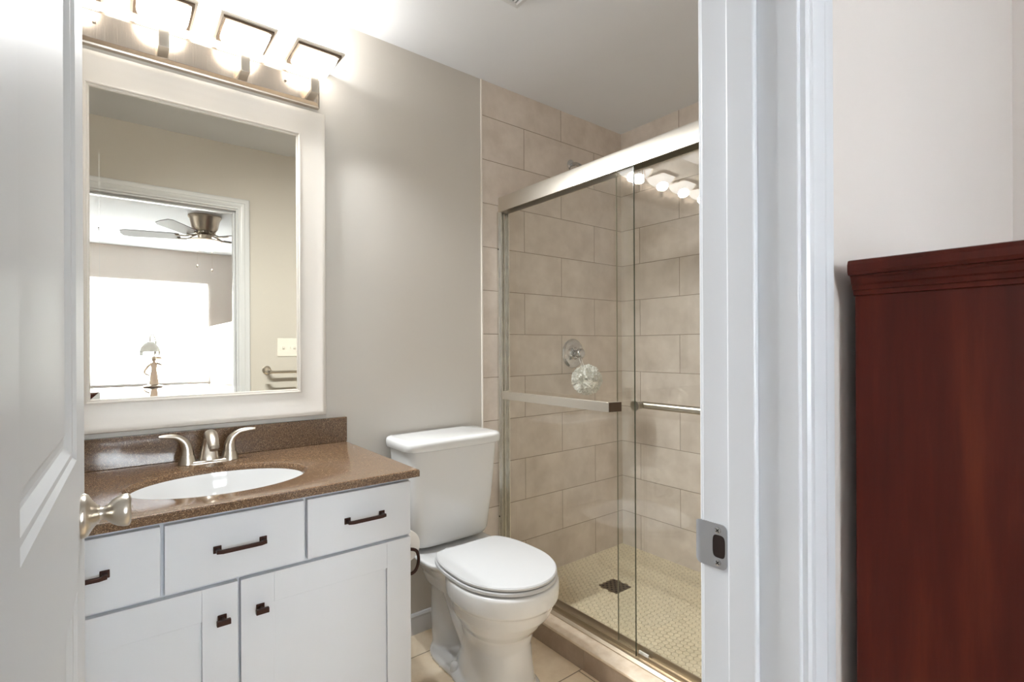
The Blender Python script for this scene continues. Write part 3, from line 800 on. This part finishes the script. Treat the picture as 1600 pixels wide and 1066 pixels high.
for x in (.870, .916): bx('toggle', x - .004, x + .004, YB + .005, YB + .016, 1.197, 1.211, plate_white, sw, bevel=.001)
bx_ = bx('wall_sensor', .922, .985, YB, YB + .02, 1.785, 1.845, plate_white, None, bevel=.003)
tag(bx_, 'small white box high on the wall beside the door, seen in the mirror', 'sensor')
tr = thing('towel_rail', (1.0, YB, 1.06), 'brushed nickel towel rail with curved ends below the light switch, seen in the mirror', 'towel rail')
for x in (.772, 1.23):
    b = B(); lathe(b, [(0, .026), (.006, .026), (.012, .016), (.03, .012)], (x, YB, 1.062), (0, 1, 0), 28)
    tube(b, [(x, YB + .02, 1.062), (x, YB + .05, 1.055), (x + (.012 if x < 1 else -.012), YB + .068, 1.050)], [.012, .013, .012], 16)
    obj('post', b, nickel_s, tr, smooth=True, angle=50)
b = B(); cyl(b, (.778, YB + .066, 1.050), (1.224, YB + .066, 1.050), .009); obj('bar', b, nickel_s, tr, smooth=True)

# ================================================================== BEDROOM
def chest():
    x0, x1, yb, yf, h = .722, 1.72, .228, -.235, 1.262
    root = thing('chest_of_drawers', ((x0 + x1) / 2, 0, 0), 'tall dark cherry wood chest against the wall right of the doorway', 'chest of drawers')
    bx('carcass', x0, x1, yf, yb, .06, h, cherry, root, bevel=.002)
    b = B(); L = []
    for o_, z in ((.001, 1.258), (.004, 1.259), (.005, 1.264), (.008, 1.265), (.009, 1.270), (.012, 1.272), (.013, 1.278), (.015, 1.280), (.0155, 1.2815), (.022, 1.282), (.0245, 1.286), (.0245, 1.294), (.022, 1.299), (.017, 1.3005)):
        L.append([(x0 - o_, yf - o_, z), (x1 + o_, yf - o_, z), (x1 + o_, yb, z), (x0 - o_, yb, z)])
    rings(b, L); obj('top', b, cherry, root, smooth=True, angle=25)
    b = B(); box(b, x0 - .008, x1 + .008, yf - .008, yb, 0, .09); obj('plinth', b, cherry, root, bevel=.002)
    n = 5
    for i in range(n):
        z0 = .11 + i * .228
        d = bx('drawer', x0 + .03, x1 - .03, yf - .018, yf - .0005, z0, z0 + .215, cherry, root, bevel=.004)
        for x in (x0 + .25, x1 - .25):
            b = B(); lathe(b, [(0, .006), (.012, .008), (.018, .015), (.026, .013)], (x, yf - .018, z0 + .107), (0, -1, 0), 20); obj('knob', b, bronze, d, smooth=True)
chest()
def fan():
    cx, cy = .70, -1.68
    root = thing('ceiling_fan', (cx, cy, CZ), 'nickel ceiling fan with grey blades and lit glass bowl, seen in the mirror', 'ceiling fan')
    b = B(); lathe(b, [(0, .135), (.012, .138), (.022, .132), (.030, .125), (.12, .105), (.145, .085)], (cx, cy, CZ), (0, 0, -1), 48); obj('motor_housing', b, nickel_s, root, smooth=True, angle=40)
    b = B(); lathe(b, [(.145, .075), (.165, .085), (.18, .06), (.235, .05)], (cx, cy, CZ), (0, 0, -1), 36)
    for i in range(14):
        a = 2 * math.pi * i / 14; bmesh.ops.create_icosphere(b, subdivisions=1, radius=.012, matrix=Matrix.Translation((cx + .08 * math.cos(a), cy + .08 * math.sin(a), CZ - .155)))
    obj('hub', b, nickel_s, root, smooth=True, angle=40)
    b = B(); lathe(b, [(.236, .13), (.240, .135), (.262, .128), (.285, .10), (.302, .06), (.308, .01)], (cx, cy, CZ), (0, 0, -1), 40); obj('glass_bowl', b, fan_glass, root, smooth=True, angle=50)
    b = B(); lathe(b, [(.222, .055), (.228, .14), (.236, .143), (.238, .12)], (cx, cy, CZ), (0, 0, -1), 40); obj('lamp_rim', b, nickel_s, root, smooth=True, angle=40)
    for i in range(5):
        a = R(-163 + 72 * i)
        M = Matrix.Translation((cx, cy, CZ - .20)) @ Matrix.Rotation(a, 4, 'Z') @ Matrix.Rotation(R(-14), 4, 'X')
        pts = [(.20, -.052), (.24, -.06), (.60, -.068), (.645, -.05), (.655, 0), (.645, .05), (.60, .068), (.24, .06), (.20, .052)]
        b = B(); rings(b, [[M @ Vector((x, y, z)) for x, y in pts] for z in (-.003, .003)]); bl = obj('blade', b, fan_blade, root)
        b = B(); tube(b, [M @ Vector(p) for p in ((.06, 0, .03), (.11, .02, .012), (.15, .03, -.006), (.23, .035, -.006))], .006, 8); tube(b, [M @ Vector(p) for p in ((.06, 0, .03), (.11, -.02, .012), (.15, -.03, -.006), (.23, -.035, -.006))], .006, 8); obj('blade_arm', b, nickel_s, bl, smooth=True)
    for dx, dz in ((-.06, .22), (.06, .25)):
        b = B(); cyl(b, (cx + dx, cy - .02, CZ - .235), (cx + dx, cy - .02, CZ - .235 - dz), .0012, 8); lathe(b, [(0, .003), (.01, .009), (.025, .006), (.03, .001)], (cx + dx, cy - .02, CZ - .235 - dz), (0, 0, -1), 12); obj('pull_chain', b, nickel_s, root, smooth=True)
    l = bpy.data.lights.new('fan_light', 'AREA'); l.shape = 'DISK'; l.size = .12; l.energy = 5; l.color = (1, .93, .85)
    lo = bpy.data.objects.new('fan_light', l); COL.objects.link(lo); lo.location = (cx, cy, CZ - .312)
fan()
def dresser():
    x0, x1, y0, y1, zt = -.60, .985, -2.78, -2.20, .805
    root = thing('dresser', ((x0 + x1) / 2, -2.49, 0), 'low dark cherry dresser in front of the bright window, seen in the mirror', 'dresser')
    bx('carcass', x0 + .02, x1 - .02, y0 + .01, y1 - .02, .0, zt - .03, cherry, root, bevel=.002)
    bx('top', x0, x1, y0, y1, zt - .03, zt, gloss_cherry, root, bevel=.006)
    for i in range(3):
        for j in range(3):
            w_ = (x1 - x0 - .08) / 3; xa = x0 + .04 + i * w_
            bx('drawer', xa + .006, xa + w_ - .006, y1 - .0195, y1 - .004, .06 + j * .235, .06 + j * .235 + .22, cherry, root, bevel=.004)
gloss_cherry = mat('glossy_cherry_top', rgb(72, 38, 30), .12, coat=1.0)
dresser()
def lamp():
    cx, cy, z = .345, -2.60, .805
    root = thing('table_lamp', (cx, cy, z), 'figurine table lamp with beaded bell shade on the dresser, seen in the mirror', 'lamp')
    b = B(); lathe(b, [(0, .085), (.008, .09), (.016, .082), (.020, .05), (.030, .04)], (cx, cy, z), (0, 0, 1), 32); obj('base', b, nickel_s, root, smooth=True, angle=50)
    b = B()
    lathe(b, [(.028, .042), (.08, .036), (.14, .030), (.18, .022), (.215, .028), (.245, .026), (.262, .010), (.275, .018), (.295, .022), (.312, .016), (.32, .002)], (cx + .01, cy, z), (0, 0, 1), 28)
    lathe(b, [(.290, .055), (.296, .058), (.303, .030), (.318, .022)], (cx + .02, cy, z), (.1, 0, 1), 24)
    tube(b, [(cx - .01, cy, z + .245), (cx - .05, cy, z + .20), (cx - .07, cy, z + .15), (cx - .03, cy + .02, z + .12)], [.012, .011, .009, .008], 12)
    tube(b, [(cx + .03, cy, z + .245), (cx + .06, cy, z + .235), (cx + .08, cy, z + .225)], [.012, .010, .007], 12)
    obj('figurine', b, ivory, root, smooth=True, angle=80)
    b = B(); tube(b, [(cx + .01, cy, z + .31), (cx + .03, cy, z + .42), (cx + .02, cy, z + .50), (cx, cy, z + .545), (cx - .02, cy, z + .52), (cx - .022, cy, z + .47)], .006, 10); obj('stem', b, nickel_s, root, smooth=True)
    b = B(); lathe(b, [(.47, .012), (.465, .035), (.445, .055), (.41, .078), (.37, .088), (.367, .084), (.41, .073), (.445, .049), (.462, .02)], (cx - .022, cy, z), (0, 0, 1), 40, False); sh = obj('lamp_shade', b, frost_shade, root, smooth=True, angle=60)
    b = B()
    for i in range(36):
        a = 2 * math.pi * i / 36; ln = .035 + .012 * abs(math.sin(i * 1.4)); cyl(b, (cx - .022 + .086 * math.cos(a), cy + .086 * math.sin(a), z + .37), (cx - .022 + .086 * math.cos(a), cy + .086 * math.sin(a), z + .37 - ln), .003, 6)
    obj('bead_fringe', b, frost_shade, sh)['kind'] = 'stuff'
lamp()
